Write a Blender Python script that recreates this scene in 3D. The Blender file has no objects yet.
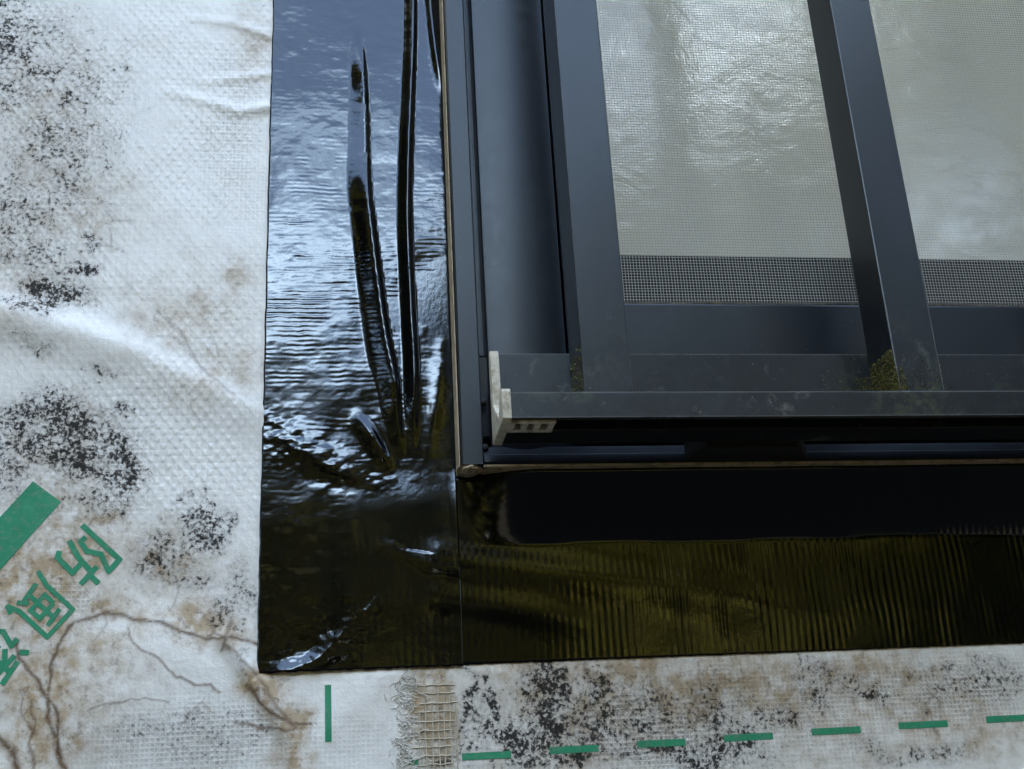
import bpy, bmesh, math, random
import numpy as np
from mathutils import Vector, Matrix

# ------------------------------------------------------------------ scene basics
S = bpy.context.scene
COL = S.collection
random.seed(7)
RNG = np.random.RandomState(11)
K = 0.001            # everything below is measured in millimetres on the wall
Z0 = 1200.0          # window sill height above the ground, mm

# camera: x right along the wall, y into the wall, z up
CAM_MM = np.array([-45.23, -445.95, -135.54])
FPX = 1190.0
BASIS = np.array([[0.99033618, -0.00170807, 0.13867709],
                  [-0.1287373, 0.36059749, 0.92379444],
                  [-0.05158451, -0.93271996, 0.35689285]])
cam_d = bpy.data.cameras.new('camera')
cam = bpy.data.objects.new('camera', cam_d)
COL.objects.link(cam)
cam_d.sensor_fit = 'HORIZONTAL'
cam_d.sensor_width = 36.0
cam_d.lens = 36.0 * FPX / 1024.0
cam_d.clip_start = 0.01
cam_d.clip_end = 500.0
Rm = Matrix((tuple(BASIS[:, 0]), tuple(-BASIS[:, 1]), tuple(-BASIS[:, 2]))).transposed()
M4 = Rm.to_4x4()
M4.translation = Vector((CAM_MM[0] * K, CAM_MM[1] * K, (CAM_MM[2] + Z0) * K))
cam.matrix_world = M4
cam_d.dof.use_dof = False
S.camera = cam

# sky and sun: the sun stands behind the house, so this wall lies in open shade under a blue sky with white clouds
SUN_EL, SUN_AZ = 55.0, 20.0           # azimuth from +y (behind the wall) towards +x
w = bpy.data.worlds.new('World')
S.world = w
w.use_nodes = True
nt = w.node_tree
for n in list(nt.nodes):
    nt.nodes.remove(n)
sky = nt.nodes.new('ShaderNodeTexSky')
sky.sky_type = 'NISHITA'
sky.sun_disc = False
sky.sun_elevation = math.radians(SUN_EL)
sky.sun_rotation = math.radians(SUN_AZ)
sky.dust_density = 0.4
bg = nt.nodes.new('ShaderNodeBackground')
bg.inputs['Strength'].default_value = 0.125
wo = nt.nodes.new('ShaderNodeOutputWorld')
def wmath(op, a, b=None):
    x = nt.nodes.new('ShaderNodeMath'); x.operation = op
    for k, v in enumerate((a, b)):
        if v is None: continue
        if isinstance(v, (int, float)): x.inputs[k].default_value = v
        else: nt.links.new(v, x.inputs[k])
    return x.outputs[0]
tc = nt.nodes.new('ShaderNodeTexCoord')
sp = nt.nodes.new('ShaderNodeSeparateXYZ'); nt.links.new(tc.outputs['Generated'], sp.inputs[0])
zc = wmath('ADD', wmath('MAXIMUM', sp.outputs[2], 0.0), 0.10)
cb = nt.nodes.new('ShaderNodeCombineXYZ')
nt.links.new(wmath('DIVIDE', sp.outputs[0], zc), cb.inputs[0]); nt.links.new(wmath('DIVIDE', sp.outputs[1], zc), cb.inputs[1])
CLOUD_SEED = 4.0
cb.inputs[2].default_value = CLOUD_SEED
cn = nt.nodes.new('ShaderNodeTexNoise'); nt.links.new(cb.outputs[0], cn.inputs['Vector'])
cn.inputs['Scale'].default_value = 1.1; cn.inputs['Detail'].default_value = 7.0; cn.inputs['Roughness'].default_value = .55
mr = nt.nodes.new('ShaderNodeMapRange'); mr.interpolation_type = 'SMOOTHSTEP'
nt.links.new(cn.outputs['Fac'], mr.inputs[0]); mr.inputs[1].default_value = .525; mr.inputs[2].default_value = .66
cm = nt.nodes.new('ShaderNodeMix'); cm.data_type = 'RGBA'
nt.links.new(mr.outputs[0], cm.inputs[0]); nt.links.new(sky.outputs[0], cm.inputs[6])
cm.inputs[7].default_value = (8.0, 10.8, 14.6, 1)          # sunlit cloud, in the sky texture's own units
nt.links.new(cm.outputs[2], bg.inputs[0])
nt.links.new(bg.outputs[0], wo.inputs[0])

sd = bpy.data.lights.new('sun', 'SUN')
sd.energy = 4.0
sd.angle = math.radians(0.5)
sd.color = (1.0, 0.95, 0.87)
sun = bpy.data.objects.new('sun', sd)
COL.objects.link(sun)
ce = math.cos(math.radians(SUN_EL))
sdir = Vector((math.sin(math.radians(SUN_AZ)) * ce, math.cos(math.radians(SUN_AZ)) * ce, math.sin(math.radians(SUN_EL))))
sun.rotation_euler = (-sdir).to_track_quat('-Z', 'Y').to_euler()
sun.location = (2, 6, 12)

S.view_settings.view_transform = 'Standard'
S.view_settings.look = 'None'
S.view_settings.exposure = 4.0
S.view_settings.use_white_balance = True          # camera set for open shade
S.view_settings.white_balance_temperature = 9000
S.view_settings.gamma = 1.0
S.view_settings.use_curve_mapping = False
S.render.engine = 'CYCLES'

# ------------------------------------------------------------------ helpers
def at(px, py, y=0.0):
    """a measured point of the photograph, placed at its real depth y (mm); returns mm"""
    px = np.asarray(px, float); py = np.asarray(py, float)
    d = np.stack([px - 512.0, py - 384.5, np.full_like(px, FPX)], -1) @ BASIS.T
    t = (y - CAM_MM[1]) / d[..., 1]
    return CAM_MM + d * t[..., None]

def wl(pts, y=0.0):
    """list of photo points on the wall -> (n,2) array of wall x,z in mm"""
    a = np.array(pts, float)
    p = at(a[:, 0], a[:, 1], y)
    return p[:, [0, 2]]

def link(name, me, mat=None, parent=None):
    o = bpy.data.objects.new(name, me)
    COL.objects.link(o)
    if mat is not None and len(me.materials) == 0:
        me.materials.append(mat)
    if parent is not None:
        o.parent = parent
        o.matrix_parent_inverse = Matrix.Identity(4)
        o.location = -Vector(parent['_w']) if '_w' in parent else Vector((0, 0, 0))
        o['_w'] = (0.0, 0.0, 0.0)
    return o

def thing(name, label, cat, loc_mm, group=None):
    o = bpy.data.objects.new(name, None)
    COL.objects.link(o)
    l = (loc_mm[0] * K, loc_mm[1] * K, (loc_mm[2] + Z0) * K)
    o.location = l
    o['_w'] = l
    o['label'] = label
    o['category'] = cat
    if group: o['group'] = group
    o.empty_display_size = 0.05
    return o

def world(v):
    return (v[0] * K, v[1] * K, (v[2] + Z0) * K)

def mesh_from_bm(name, bm, smooth=False):
    me = bpy.data.meshes.new(name)
    bmesh.ops.recalc_face_normals(bm, faces=bm.faces[:])
    bm.to_mesh(me)
    bm.free()
    if smooth:
        me.polygons.foreach_set('use_smooth', [True] * len(me.polygons))
    return me

def box_into(bm, x0, x1, y0, y1, z0, z1, bev=0.0, seg=2):
    r = bmesh.ops.create_cube(bm, size=1.0)
    vs = r['verts']
    for v in vs:
        v.co = Vector(world((x0 + (v.co.x + .5) * (x1 - x0), y0 + (v.co.y + .5) * (y1 - y0), z0 + (v.co.z + .5) * (z1 - z0))))
    if bev > 0:
        es = list({e for v in vs for e in v.link_edges})
        bmesh.ops.bevel(bm, geom=es, offset=bev * K, segments=seg, affect='EDGES', profile=0.6)

def boxes(name, lst, mat, parent=None, bev=0.0):
    bm = bmesh.new()
    for b in lst:
        box_into(bm, *b, bev=bev)
    return link(name, mesh_from_bm(name, bm), mat, parent)

def box(name, x0, x1, y0, y1, z0, z1, mat, parent=None, bev=0.5):
    return boxes(name, [(x0, x1, y0, y1, z0, z1)], mat, parent, bev)

def prism(name, poly, axis, a0, a1, mat, parent=None, bev=0.0, sm=False):
    """extrude a closed profile. axis 'x': poly in (y,z); axis 'z': poly in (x,y)"""
    bm = bmesh.new()
    lo, hi = [], []
    for p in poly:
        if axis == 'x':
            lo.append(bm.verts.new(world((a0, p[0], p[1])))); hi.append(bm.verts.new(world((a1, p[0], p[1]))))
        else:
            lo.append(bm.verts.new(world((p[0], p[1], a0)))); hi.append(bm.verts.new(world((p[0], p[1], a1))))
    n = len(poly)
    for i in range(n):
        bm.faces.new((lo[i], lo[(i + 1) % n], hi[(i + 1) % n], hi[i]))
    bm.faces.new(lo); bm.faces.new(hi[::-1])
    bmesh.ops.recalc_face_normals(bm, faces=bm.faces[:])
    if bev > 0:
        es = [e for e in bm.edges if len(e.link_faces) == 2 and e.calc_face_angle(0) > 0.35]
        bmesh.ops.bevel(bm, geom=es, offset=bev * K, segments=2, affect='EDGES', profile=0.6, clamp_overlap=True)
    me = mesh_from_bm(name, bm, True)
    me.set_sharp_from_angle(angle=math.radians(22))
    return link(name, me, mat, parent)

# smooth value noise on arrays
def vnoise(x, y, seed=0):
    r = np.random.RandomState(seed)
    T = r.rand(256, 256)
    xi = np.floor(x).astype(int); yi = np.floor(y).astype(int)
    fx = x - xi; fy = y - yi
    fx = fx * fx * (3 - 2 * fx); fy = fy * fy * (3 - 2 * fy)
    a = T[xi % 256, yi % 256]; b = T[(xi + 1) % 256, yi % 256]
    c = T[xi % 256, (yi + 1) % 256]; d = T[(xi + 1) % 256, (yi + 1) % 256]
    return (a * (1 - fx) + b * fx) * (1 - fy) + (c * (1 - fx) + d * fx) * fy - 0.5

def fbm(x, y, seed=0, o=4):
    s = 0; a = 1.0
    for i in range(o):
        s = s + a * vnoise(x * 2 ** i, y * 2 ** i, seed + i); a *= .5
    return s

def seg_dist(X, Z, pl, width_end=None):
    """distance to a polyline, with the parameter 0..1 along it and the signed side"""
    best = np.full(X.shape, 1e9); par = np.zeros(X.shape); side = np.zeros(X.shape)
    L = [np.hypot(*(pl[i + 1] - pl[i])) for i in range(len(pl) - 1)]
    tot = sum(L); acc = 0
    for i in range(len(pl) - 1):
        a, b = pl[i], pl[i + 1]
        d = b - a; q = d @ d + 1e-9
        t = np.clip(((X - a[0]) * d[0] + (Z - a[1]) * d[1]) / q, 0, 1)
        ex = X - (a[0] + t * d[0]); ez = Z - (a[1] + t * d[1])
        ds = np.hypot(ex, ez)
        m = ds < best
        best = np.where(m, ds, best)
        par = np.where(m, (acc + t * L[i]) / tot, par)
        side = np.where(m, np.sign(d[0] * ez - d[1] * ex), side)
        acc += L[i]
    return best, par, side

def curve(pl, n=8):
    """Catmull-Rom curve through the points"""
    P = np.vstack([2 * pl[0] - pl[1], pl, 2 * pl[-1] - pl[-2]]); out = []
    for i in range(1, len(P) - 2):
        for t in np.arange(0, 1, 1 / n):
            out.append(.5 * (2 * P[i] + (P[i + 1] - P[i - 1]) * t + (2 * P[i - 1] - 5 * P[i] + 4 * P[i + 1] - P[i + 2]) * t * t + (3 * P[i] - P[i - 1] - 3 * P[i + 1] + P[i + 2]) * t ** 3))
    return np.array(out + [P[-2]])

def smooth01(t):
    t = np.clip(t, 0, 1)
    return t * t * (3 - 2 * t)

def grid_mesh(name, xs, zs, hfun, keep=None, attrs=None, y0=0.0):
    """a sheet standing on the wall: height hfun(X,Z) mm out of the wall"""
    X, Z = np.meshgrid(xs, zs)
    H = hfun(X, Z)
    co = np.stack([X * K, (y0 - H) * K, (Z + Z0) * K], -1).reshape(-1, 3)
    nx, nz = len(xs), len(zs)
    i = np.arange(nx - 1)[None, :] + nx * np.arange(nz - 1)[:, None]
    q = np.stack([i, i + 1, i + 1 + nx, i + nx], -1).reshape(-1, 4)
    if keep is not None:
        cx = (X[:-1, :-1] + X[1:, 1:]) / 2; cz = (Z[:-1, :-1] + Z[1:, 1:]) / 2
        q = q[keep(cx, cz).reshape(-1)]
    me = bpy.data.meshes.new(name)
    me.vertices.add(len(co)); me.vertices.foreach_set('co', co.ravel())
    me.loops.add(q.size); me.loops.foreach_set('vertex_index', q.ravel().astype(np.int32))
    me.polygons.add(len(q))
    me.polygons.foreach_set('loop_start', np.arange(0, q.size, 4, dtype=np.int32))
    me.polygons.foreach_set('use_smooth', np.ones(len(q), bool))
    me.update()
    if attrs:
        for k, fn in attrs.items():
            at_ = me.attributes.new(k, 'FLOAT', 'POINT')
            at_.data.foreach_set('value', fn(X, Z).astype(np.float32).ravel())
    return me

# ------------------------------------------------------------------ materials
class NB:
    def __init__(s, name):
        s.m = bpy.data.materials.new(name); s.m.use_nodes = True
        s.t = s.m.node_tree; s.b = s.t.nodes['Principled BSDF']
    def n(s, typ, **kw):
        x = s.t.nodes.new(typ)
        for k, v in kw.items(): setattr(x, k, v)
        return x
    def l(s, a, b): s.t.links.new(a, b)
    def val(s, node, **kw):
        for k, v in kw.items(): node.inputs[k].default_value = v
        return node
    def math(s, op, a, b=None, c=None, clamp=False):
        x = s.n('ShaderNodeMath', operation=op); x.use_clamp = clamp
        for i, v in enumerate((a, b, c)):
            if v is None: continue
            if isinstance(v, (int, float)): x.inputs[i].default_value = v
            else: s.l(v, x.inputs[i])
        return x.outputs[0]
    def mix(s, f, a, b):
        x = s.n('ShaderNodeMix', data_type='RGBA')
        for i, v in ((0, f), (6, a), (7, b)):
            if isinstance(v, (int, float)): x.inputs[i].default_value = v
            elif isinstance(v, tuple): x.inputs[i].default_value = (*v, 1)
            else: s.l(v, x.inputs[i])
        return x.outputs[2]
    def noise(s, scale, detail=4, rough=.55, vec=None, dist=0.0):
        x = s.n('ShaderNodeTexNoise')
        s.val(x, Scale=scale, Detail=detail, Roughness=rough, Distortion=dist)
        s.l(vec if vec is not None else s.pos(), x.inputs['Vector'])
        return x.outputs['Fac']
    def pos(s):
        if not hasattr(s, '_p'):
            s._p = s.n('ShaderNodeNewGeometry').outputs['Position']
        return s._p
    def attr(s, name):
        x = s.n('ShaderNodeAttribute'); x.attribute_name = name
        return x.outputs['Fac']
    def step(s, v, a, b):
        x = s.n('ShaderNodeMapRange', interpolation_type='SMOOTHSTEP')
        s.l(v, x.inputs[0])
        for i, q in ((1, a), (2, b)):
            if isinstance(q, (int, float)): x.inputs[i].default_value = q
            else: s.l(q, x.inputs[i])
        return x.outputs[0]
    def bump(s, h, strength=1.0, dist=0.001, normal=None):
        x = s.n('ShaderNodeBump'); s.val(x, Strength=strength, Distance=dist)
        s.l(h, x.inputs['Height'])
        if normal is not None: s.l(normal, x.inputs['Normal'])
        return x.outputs[0]
    def set(s, **kw):
        for k, v in kw.items():
            i = s.b.inputs[k.replace('_', ' ')]
            if isinstance(v, (int, float)): i.default_value = v
            elif isinstance(v, tuple): i.default_value = (*v, 1)
            else: s.l(v, i)
        return s.m

def mat_alu():
    b = NB('dark_aluminium')
    n1 = b.noise(14, 3); n2 = b.noise(260, 5, .7); n3 = b.noise(900, 3, .6)
    col = b.mix(b.step(n1, .35, .7), (.006, .007, .010), (.010, .012, .016))
    dust = b.math('MULTIPLY', b.step(n2, .52, .75), b.step(n1, .4, .65))
    col = b.mix(b.math('MULTIPLY', dust, .25), col, (.06, .058, .05))
    speck = b.step(n3, .74, .78)
    col = b.mix(b.math('MULTIPLY', speck, .6), col, (.45, .45, .42))
    b.set(Base_Color=col, Roughness=b.math('MULTIPLY_ADD', n2, .18, .24), IOR=1.48, Specular_Tint=(.74, .88, 1.0))
    return b.set(Normal=b.bump(b.noise(1400, 2), .12, .0002))

def mat_grille():
    b = NB('grille_aluminium')
    n1 = b.noise(18, 3); n2 = b.noise(240, 6, .72); n3 = b.noise(1000, 3, .6)
    sep = b.n('ShaderNodeSeparateXYZ'); b.l(b.pos(), sep.inputs[0])
    low = b.step(sep.outputs['Z'], (Z0 + 62) * K, (Z0 + 4) * K)       # splash-back grime settles on the bottom rail
    col = b.mix(b.step(n1, .35, .7), (.007, .008, .010), (.012, .013, .016))
    g = b.math('MULTIPLY', b.step(n2, .36, .80), b.math('MULTIPLY_ADD', low, .75, .08))
    col = b.mix(b.math('MULTIPLY', g, .16), col, (.07, .07, .06))
    gr = b.math('MULTIPLY', b.math('MULTIPLY', b.step(b.noise(22, 2), .56, .66), low), b.step(n2, .42, .62))
    col = b.mix(b.math('MULTIPLY', gr, .35), col, (.075, .085, .03))
    pale = b.math('MULTIPLY', b.math('MULTIPLY', low, b.step(b.noise(75, 7, .8, dist=.8), .56, .72)), .45)
    col = b.mix(pale, col, (.20, .20, .18))
    col = b.mix(b.math('MULTIPLY', b.step(n3, .72, .76), b.math('MULTIPLY_ADD', low, .7, .15)), col, (.5, .5, .46))
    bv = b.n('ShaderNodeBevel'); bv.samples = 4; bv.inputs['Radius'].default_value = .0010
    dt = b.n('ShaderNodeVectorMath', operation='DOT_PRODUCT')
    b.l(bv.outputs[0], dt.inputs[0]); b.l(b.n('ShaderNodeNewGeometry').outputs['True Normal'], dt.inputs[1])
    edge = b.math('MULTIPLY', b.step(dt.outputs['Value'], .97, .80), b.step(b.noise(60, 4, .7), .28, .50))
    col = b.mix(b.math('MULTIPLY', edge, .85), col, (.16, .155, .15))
    b.set(Base_Color=col, Roughness=b.math('MULTIPLY_ADD', g, .12, .29), IOR=1.48, Specular_Tint=(.74, .88, 1.0))
    return b.set(Normal=b.bump(n2, .05, .0004))

def mat_plain(name, col, rough=.5, var=.25, scale=120, ior=1.45, bump=.1):
    b = NB(name)
    n = b.noise(scale, 4)
    c = b.mix(n, tuple(x * (1 - var) for x in col), tuple(min(1, x * (1 + var)) for x in col))
    b.set(Base_Color=c, Roughness=rough, IOR=ior)
    return b.set(Normal=b.bump(n, bump, .0006))

def mat_dirty(name, col, dirt, rough=.6, scale=220, lo=.45, hi=.65):
    b = NB(name)
    n = b.noise(scale, 6, .7); n2 = b.noise(scale * .2, 3)
    f = b.math('MULTIPLY', b.step(n, lo, hi), b.math('MULTIPLY_ADD', n2, .8, .35), clamp=True)
    b.set(Base_Color=b.mix(f, col, dirt), Roughness=rough)
    return b.set(Normal=b.bump(n, .3, .0006))

def mat_tape():
    b = NB('black_butyl_tape_film')
    n = b.noise(420, 4, .6); n2 = b.noise(60, 3)
    sp = b.step(b.noise(1500, 2, .5), .78, .80)
    col = b.mix(b.math('MULTIPLY', sp, .5), (.0012, .0012, .0014), (.12, .12, .11))
    b.set(Base_Color=col, Roughness=b.math('MULTIPLY_ADD', n2, .08, .05), IOR=1.6, Specular_Tint=(.66, .81, 1.0))
    return b.set(Normal=b.bump(n, .13, .00025))

def mat_wrap():
    b = NB('white_house_wrap')
    sep = b.n('ShaderNodeSeparateXYZ'); b.l(b.pos(), sep.inputs[0])
    x, z = sep.outputs['X'], sep.outputs['Z']
    # embossed diamonds
    wob = b.noise(90, 2)
    dia = b.math('MULTIPLY', b.math('SINE', b.math('MULTIPLY_ADD', wob, 2.2, b.math('MULTIPLY', x, math.pi / .0022))), b.math('SINE', b.math('MULTIPLY_ADD', wob, -1.8, b.math('MULTIPLY', z, math.pi / .0027))))
    dia = b.math('SMOOTH_MAX', dia, -.05, .3)
    emb = b.attr('emboss')
    # woven scrim, visible where the facing has worn thin
    sx = b.math('POWER', b.math('ABSOLUTE', b.math('SINE', b.math('MULTIPLY', x, math.pi / .0017))), 4)
    sz = b.math('POWER', b.math('ABSOLUTE', b.math('SINE', b.math('MULTIPLY', z, math.pi / .0017))), 4)
    weave = b.math('MAXIMUM', sx, sz)
    mould, brown, vein, weav = b.attr('mould'), b.attr('brown'), b.attr('vein'), b.attr('weave')
    fine = b.noise(640, 6, .68, dist=.25); mid = b.noise(170, 4, .6); big = b.noise(40, 3)
    base = b.mix(big, (.80, .775, .725), (.89, .865, .82))
    base = b.mix(b.math('MULTIPLY', b.step(mid, .45, .75), .25), base, (.55, .53, .49))
    # brown water stains
    br = b.math('MULTIPLY', brown, b.math('MULTIPLY_ADD', b.step(mid, .30, .65), .7, .35), clamp=True)
    base = b.mix(b.math('MULTIPLY', br, 1.25, clamp=True), base, (.44, .315, .195))
    brd = b.math('MULTIPLY', brown, b.step(b.noise(330, 5, .7), .50, .66), clamp=True)
    base = b.mix(b.math('MULTIPLY', brd, .80), base, (.17, .10, .055))
    # scrim threads holding grey dirt
    wv = b.math('MULTIPLY', weav, b.math('MULTIPLY', b.math('SUBTRACT', 1.0, weave), b.step(fine, .35, .6)))
    base = b.mix(b.math('MULTIPLY', wv, .8, clamp=True), base, (.22, .20, .18))
    # fine brown cracks
    base = b.mix(b.math('MULTIPLY', vein, b.math('MULTIPLY_ADD', b.step(fine, .28, .5), .6, .4), clamp=True), base, (.13, .07, .035))
    # black mould in specks and clumps
    comb = b.math('MULTIPLY_ADD', fine, .68, b.math('MULTIPLY', mid, .32))
    thr = b.math('SUBTRACT', .590, b.math('MULTIPLY', mould, .165))
    haze = b.math('MULTIPLY', b.math('POWER', mould, .8), b.math('MULTIPLY_ADD', b.step(fine, .36, .60), .75, .25))
    base = b.mix(b.math('MULTIPLY', haze, .85, clamp=True), base, (.19, .165, .14))
    sp = b.math('MULTIPLY', b.step(comb, thr, b.math('ADD', thr, .10)), b.step(mould, .02, .10))
    base = b.mix(b.math('MULTIPLY', sp, .93), base, (.018, .017, .017))
    rough = b.math('MULTIPLY_ADD', sp, .4, b.math('MULTIPLY_ADD', brown, .25, .22), clamp=True)
    b.set(Base_Color=base, Roughness=rough, IOR=1.5, Specular_IOR_Level=b.math('MULTIPLY_ADD', sp, -.42, .5))
    h = b.math('MULTIPLY', b.math('MULTIPLY', dia, emb), .165)
    h = b.math('ADD', h, b.math('MULTIPLY', b.math('MULTIPLY', weave, weav), .16))
    h = b.math('ADD', h, b.math('MULTIPLY', fine, .22))
    return b.set(Normal=b.bump(h, 1.0, .001))

def mat_green():
    b = NB('green_print')
    f = b.step(b.noise(420, 5, .75), .36, .50); n = b.noise(150, 3)
    c = b.mix(n, (.0, .19, .095), (.001, .31, .16))
    b.set(Base_Color=b.mix(b.math('MULTIPLY_ADD', f, .4, .6), (.22, .24, .19), c), Roughness=.5, Specular_IOR_Level=.25)
    return b.m

def mat_glass():
    b = NB('patterned_glass')
    n = b.noise(70, 5, .62, dist=1.0); n2 = b.noise(700, 2); n3 = b.noise(30, 3)
    col = b.mix(n3, (.78, .73, .59), (.85, .80, .66))
    b.set(Base_Color=col, Roughness=.03, IOR=1.85)
    h = b.math('ADD', b.math('MULTIPLY', n, 1.0), b.math('MULTIPLY', n2, .05))
    return b.set(Normal=b.bump(h, .10, .004))

def mat_leaf(name='foliage', pw=7.0, gain=1.0):
    b = NB(name)
    r = b.n('ShaderNodeNewGeometry').outputs['Random Per Island']
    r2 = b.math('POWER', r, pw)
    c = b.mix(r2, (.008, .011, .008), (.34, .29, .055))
    b.set(Base_Color=c, Roughness=.7, Specular_IOR_Level=.15)
    tr = b.n('ShaderNodeBsdfTranslucent'); b.l(b.mix(r2, (.006, .009, .005), (.26, .24, .03)), tr.inputs[0])
    mx = b.n('ShaderNodeMixShader'); mx.inputs[0].default_value = .4
    b.l(b.b.outputs[0], mx.inputs[1]); b.l(tr.outputs[0], mx.inputs[2])
    b.l(mx.outputs[0], b.t.nodes['Material Output'].inputs['Surface'])
    return b.m

def mat_ground():
    b = NB('earth')
    n = b.noise(3, 6); n2 = b.noise(60, 4)
    c = b.mix(n, (.012, .011, .008), (.018, .018, .010))
    b.set(Base_Color=b.mix(n2, c, (.024, .021, .017)), Roughness=.95, Specular_IOR_Level=.2)
    return b.m

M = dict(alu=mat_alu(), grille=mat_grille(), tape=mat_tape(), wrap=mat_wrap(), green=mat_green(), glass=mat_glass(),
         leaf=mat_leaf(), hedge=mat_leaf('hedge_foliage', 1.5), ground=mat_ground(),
         tan=mat_dirty('dusty_frame_edge', (.55, .42, .27), (.24, .18, .10), .8, 200),
         cap=mat_dirty('weathered_grey_plastic', (.58, .52, .41), (.24, .18, .10), .65, 260, .40, .66),
         black=mat_plain('black_rubber', (.006, .006, .006), .7),
         wire=mat_plain('screen_thread', (.58, .58, .55), .5, .3, 900),
         spline=mat_dirty('brown_spline', (.045, .038, .028), (.12, .09, .05), .8),
         putty=mat_dirty('dried_putty', (.50, .40, .29), (.24, .17, .10), .85, 300),
         thread=mat_plain('scrim_thread', (.56, .49, .38), .9, .25, 500),
         fibre=mat_plain('white_fibre', (.66, .62, .56), .9, .2, 500),
         moss=mat_dirty('moss', (.20, .18, .05), (.34, .29, .12), .95, 500),
         ply=mat_plain('plywood', (.42, .30, .17), .8),
         speck=mat_plain('pale_crumb', (.6, .58, .52), .9))

# ------------------------------------------------------------------ setting: ground, house wall, invented trees and hedge opposite
gm = bpy.data.meshes.new('ground')
gm.from_pydata([(-200, -200, 0), (200, -200, 0), (200, 200, 0), (-200, 200, 0)], [], [(0, 1, 2, 3)])
g = link('ground', gm, M['ground']); g['kind'] = 'structure'

WX0, WX1, WZ0, WZ1 = -2.0, 694.0, -1.8, 898.0     # outer size of the window frame
bm = bmesh.new()
for b_ in ((-2600, WX0 + 6, 6, 160, -Z0, 6200), (WX1 - 6, 3300, 6, 160, -Z0, 6200),
           (WX0 + 6, WX1 - 6, 6, 160, -Z0, WZ0 + 6), (WX0 + 6, WX1 - 6, 6, 160, WZ1 - 6, 1900),
           (-2600, 3300, 160, 4200, -Z0, 6200)):
    box_into(bm, *b_)
hw = link('wall', mesh_from_bm('wall', bm), M['ply']); hw['kind'] = 'structure'

def build_trees():  # unseen trees, made up for the dark reflections in the tape
    clumps = []
    rs = np.random.RandomState(5)
    # (azimuth deg right of straight out, distance m, top height m, radius m)
    for az, d, top, r in ((-62, 5.0, 6.6, 1.8), (-42, 6.0, 6.6, 1.9), (-31, 7.0, 6.8, 1.7), (-21, 8.0, 5.8, 1.7), (-12, 9.0, 5.0, 1.7), (-4, 9.5, 4.6, 1.5), (3, 9.5, 4.7, 1.5), (9, 9.0, 5.6, 1.6),
                          (15, 8.5, 6.4, 1.8), (24, 8.0, 6.4, 1.9), (36, 7.0, 6.6, 2.0), (54, 6.0, 7.0, 2.0), (72, 5.0, 6.8, 1.8), (-80, 5.2, 6.8, 1.8)):
        a = math.radians(az)
        cx, cy = math.sin(a) * d, -math.cos(a) * d
        for k in range(44):
            th = rs.rand() * 6.283; rr = r * math.sqrt(rs.rand()); zz = .3 + rs.rand() ** .8 * (top - .3)
            sh = max(.15, 1 - (zz / top) ** 3)
            clumps.append((cx + math.cos(th) * rr * sh, cy + math.sin(th) * rr * sh, zz, .34 + .3 * rs.rand()))
    for k in range(560):                                   # added undergrowth blocking the bright gaps below the crowns
        a = math.radians(rs.uniform(-95, 95)); d = rs.uniform(9.8, 11.2)
        zt = 2.3 if a < .05 or k % 3 else 5.2
        clumps.append((math.sin(a) * d, -math.cos(a) * d, rs.uniform(.1, zt), .45 + .25 * rs.rand()))
    leaf_cloud('tree_belt_added', clumps, rs, M['leaf'], 'invented row of dark green trees opposite the wall, seen only mirrored in the tape')
    clumps = []
    for k in range(190):  # unseen hedge, added to give the level tape its olive reflection
        a = math.radians(rs.uniform(11, 52)); d = rs.uniform(5.9, 6.5)
        clumps.append((math.sin(a) * d, -math.cos(a) * d, .1 + rs.rand() * 3.3, .32 + .2 * rs.rand()))
    leaf_cloud('hedge', clumps, rs, M['hedge'], 'invented sunlit yellow-green hedge opposite the wall, seen only mirrored in the level tape')

def leaf_cloud(name, clumps, rs, mat, label):
    V = []
    for c in clumps:
        n = 75
        p = rs.normal(size=(n, 3)); p /= np.linalg.norm(p, axis=1)[:, None]
        p = p * (c[3] * (0.55 + .5 * rs.rand(n, 1))) + np.array(c[:3])
        u = rs.normal(size=(n, 3)); u /= np.linalg.norm(u, axis=1)[:, None]
        v = np.cross(u, rs.normal(size=(n, 3))); v /= np.linalg.norm(v, axis=1)[:, None]
        s = .085 + .07 * rs.rand(n, 1)
        V.append(np.stack([p - u * s * 1.5, p + v * s * .7, p + u * s * 1.5, p - v * s * .7], 1))
    V = np.concatenate(V).reshape(-1, 3)
    me = bpy.data.meshes.new(name)
    q = np.arange(len(V)).reshape(-1, 4)
    me.from_pydata(V.tolist(), [], q.tolist())
    o = link(name, me, mat)
    o['kind'] = 'stuff'; o['label'] = label; o['category'] = name.split('_')[0]
build_trees()

# ------------------------------------------------------------------ house wrap
def axis_lines(lo, hi, step, far_lo, far_hi, far_step, extra=()):
    a = list(np.arange(lo, hi, step))
    a += list(np.arange(far_lo, lo - far_step * .3, far_step)) + list(np.arange(hi, far_hi + .1, far_step)) + list(extra)
    return np.array(sorted(set(np.round(a, 3))))

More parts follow.
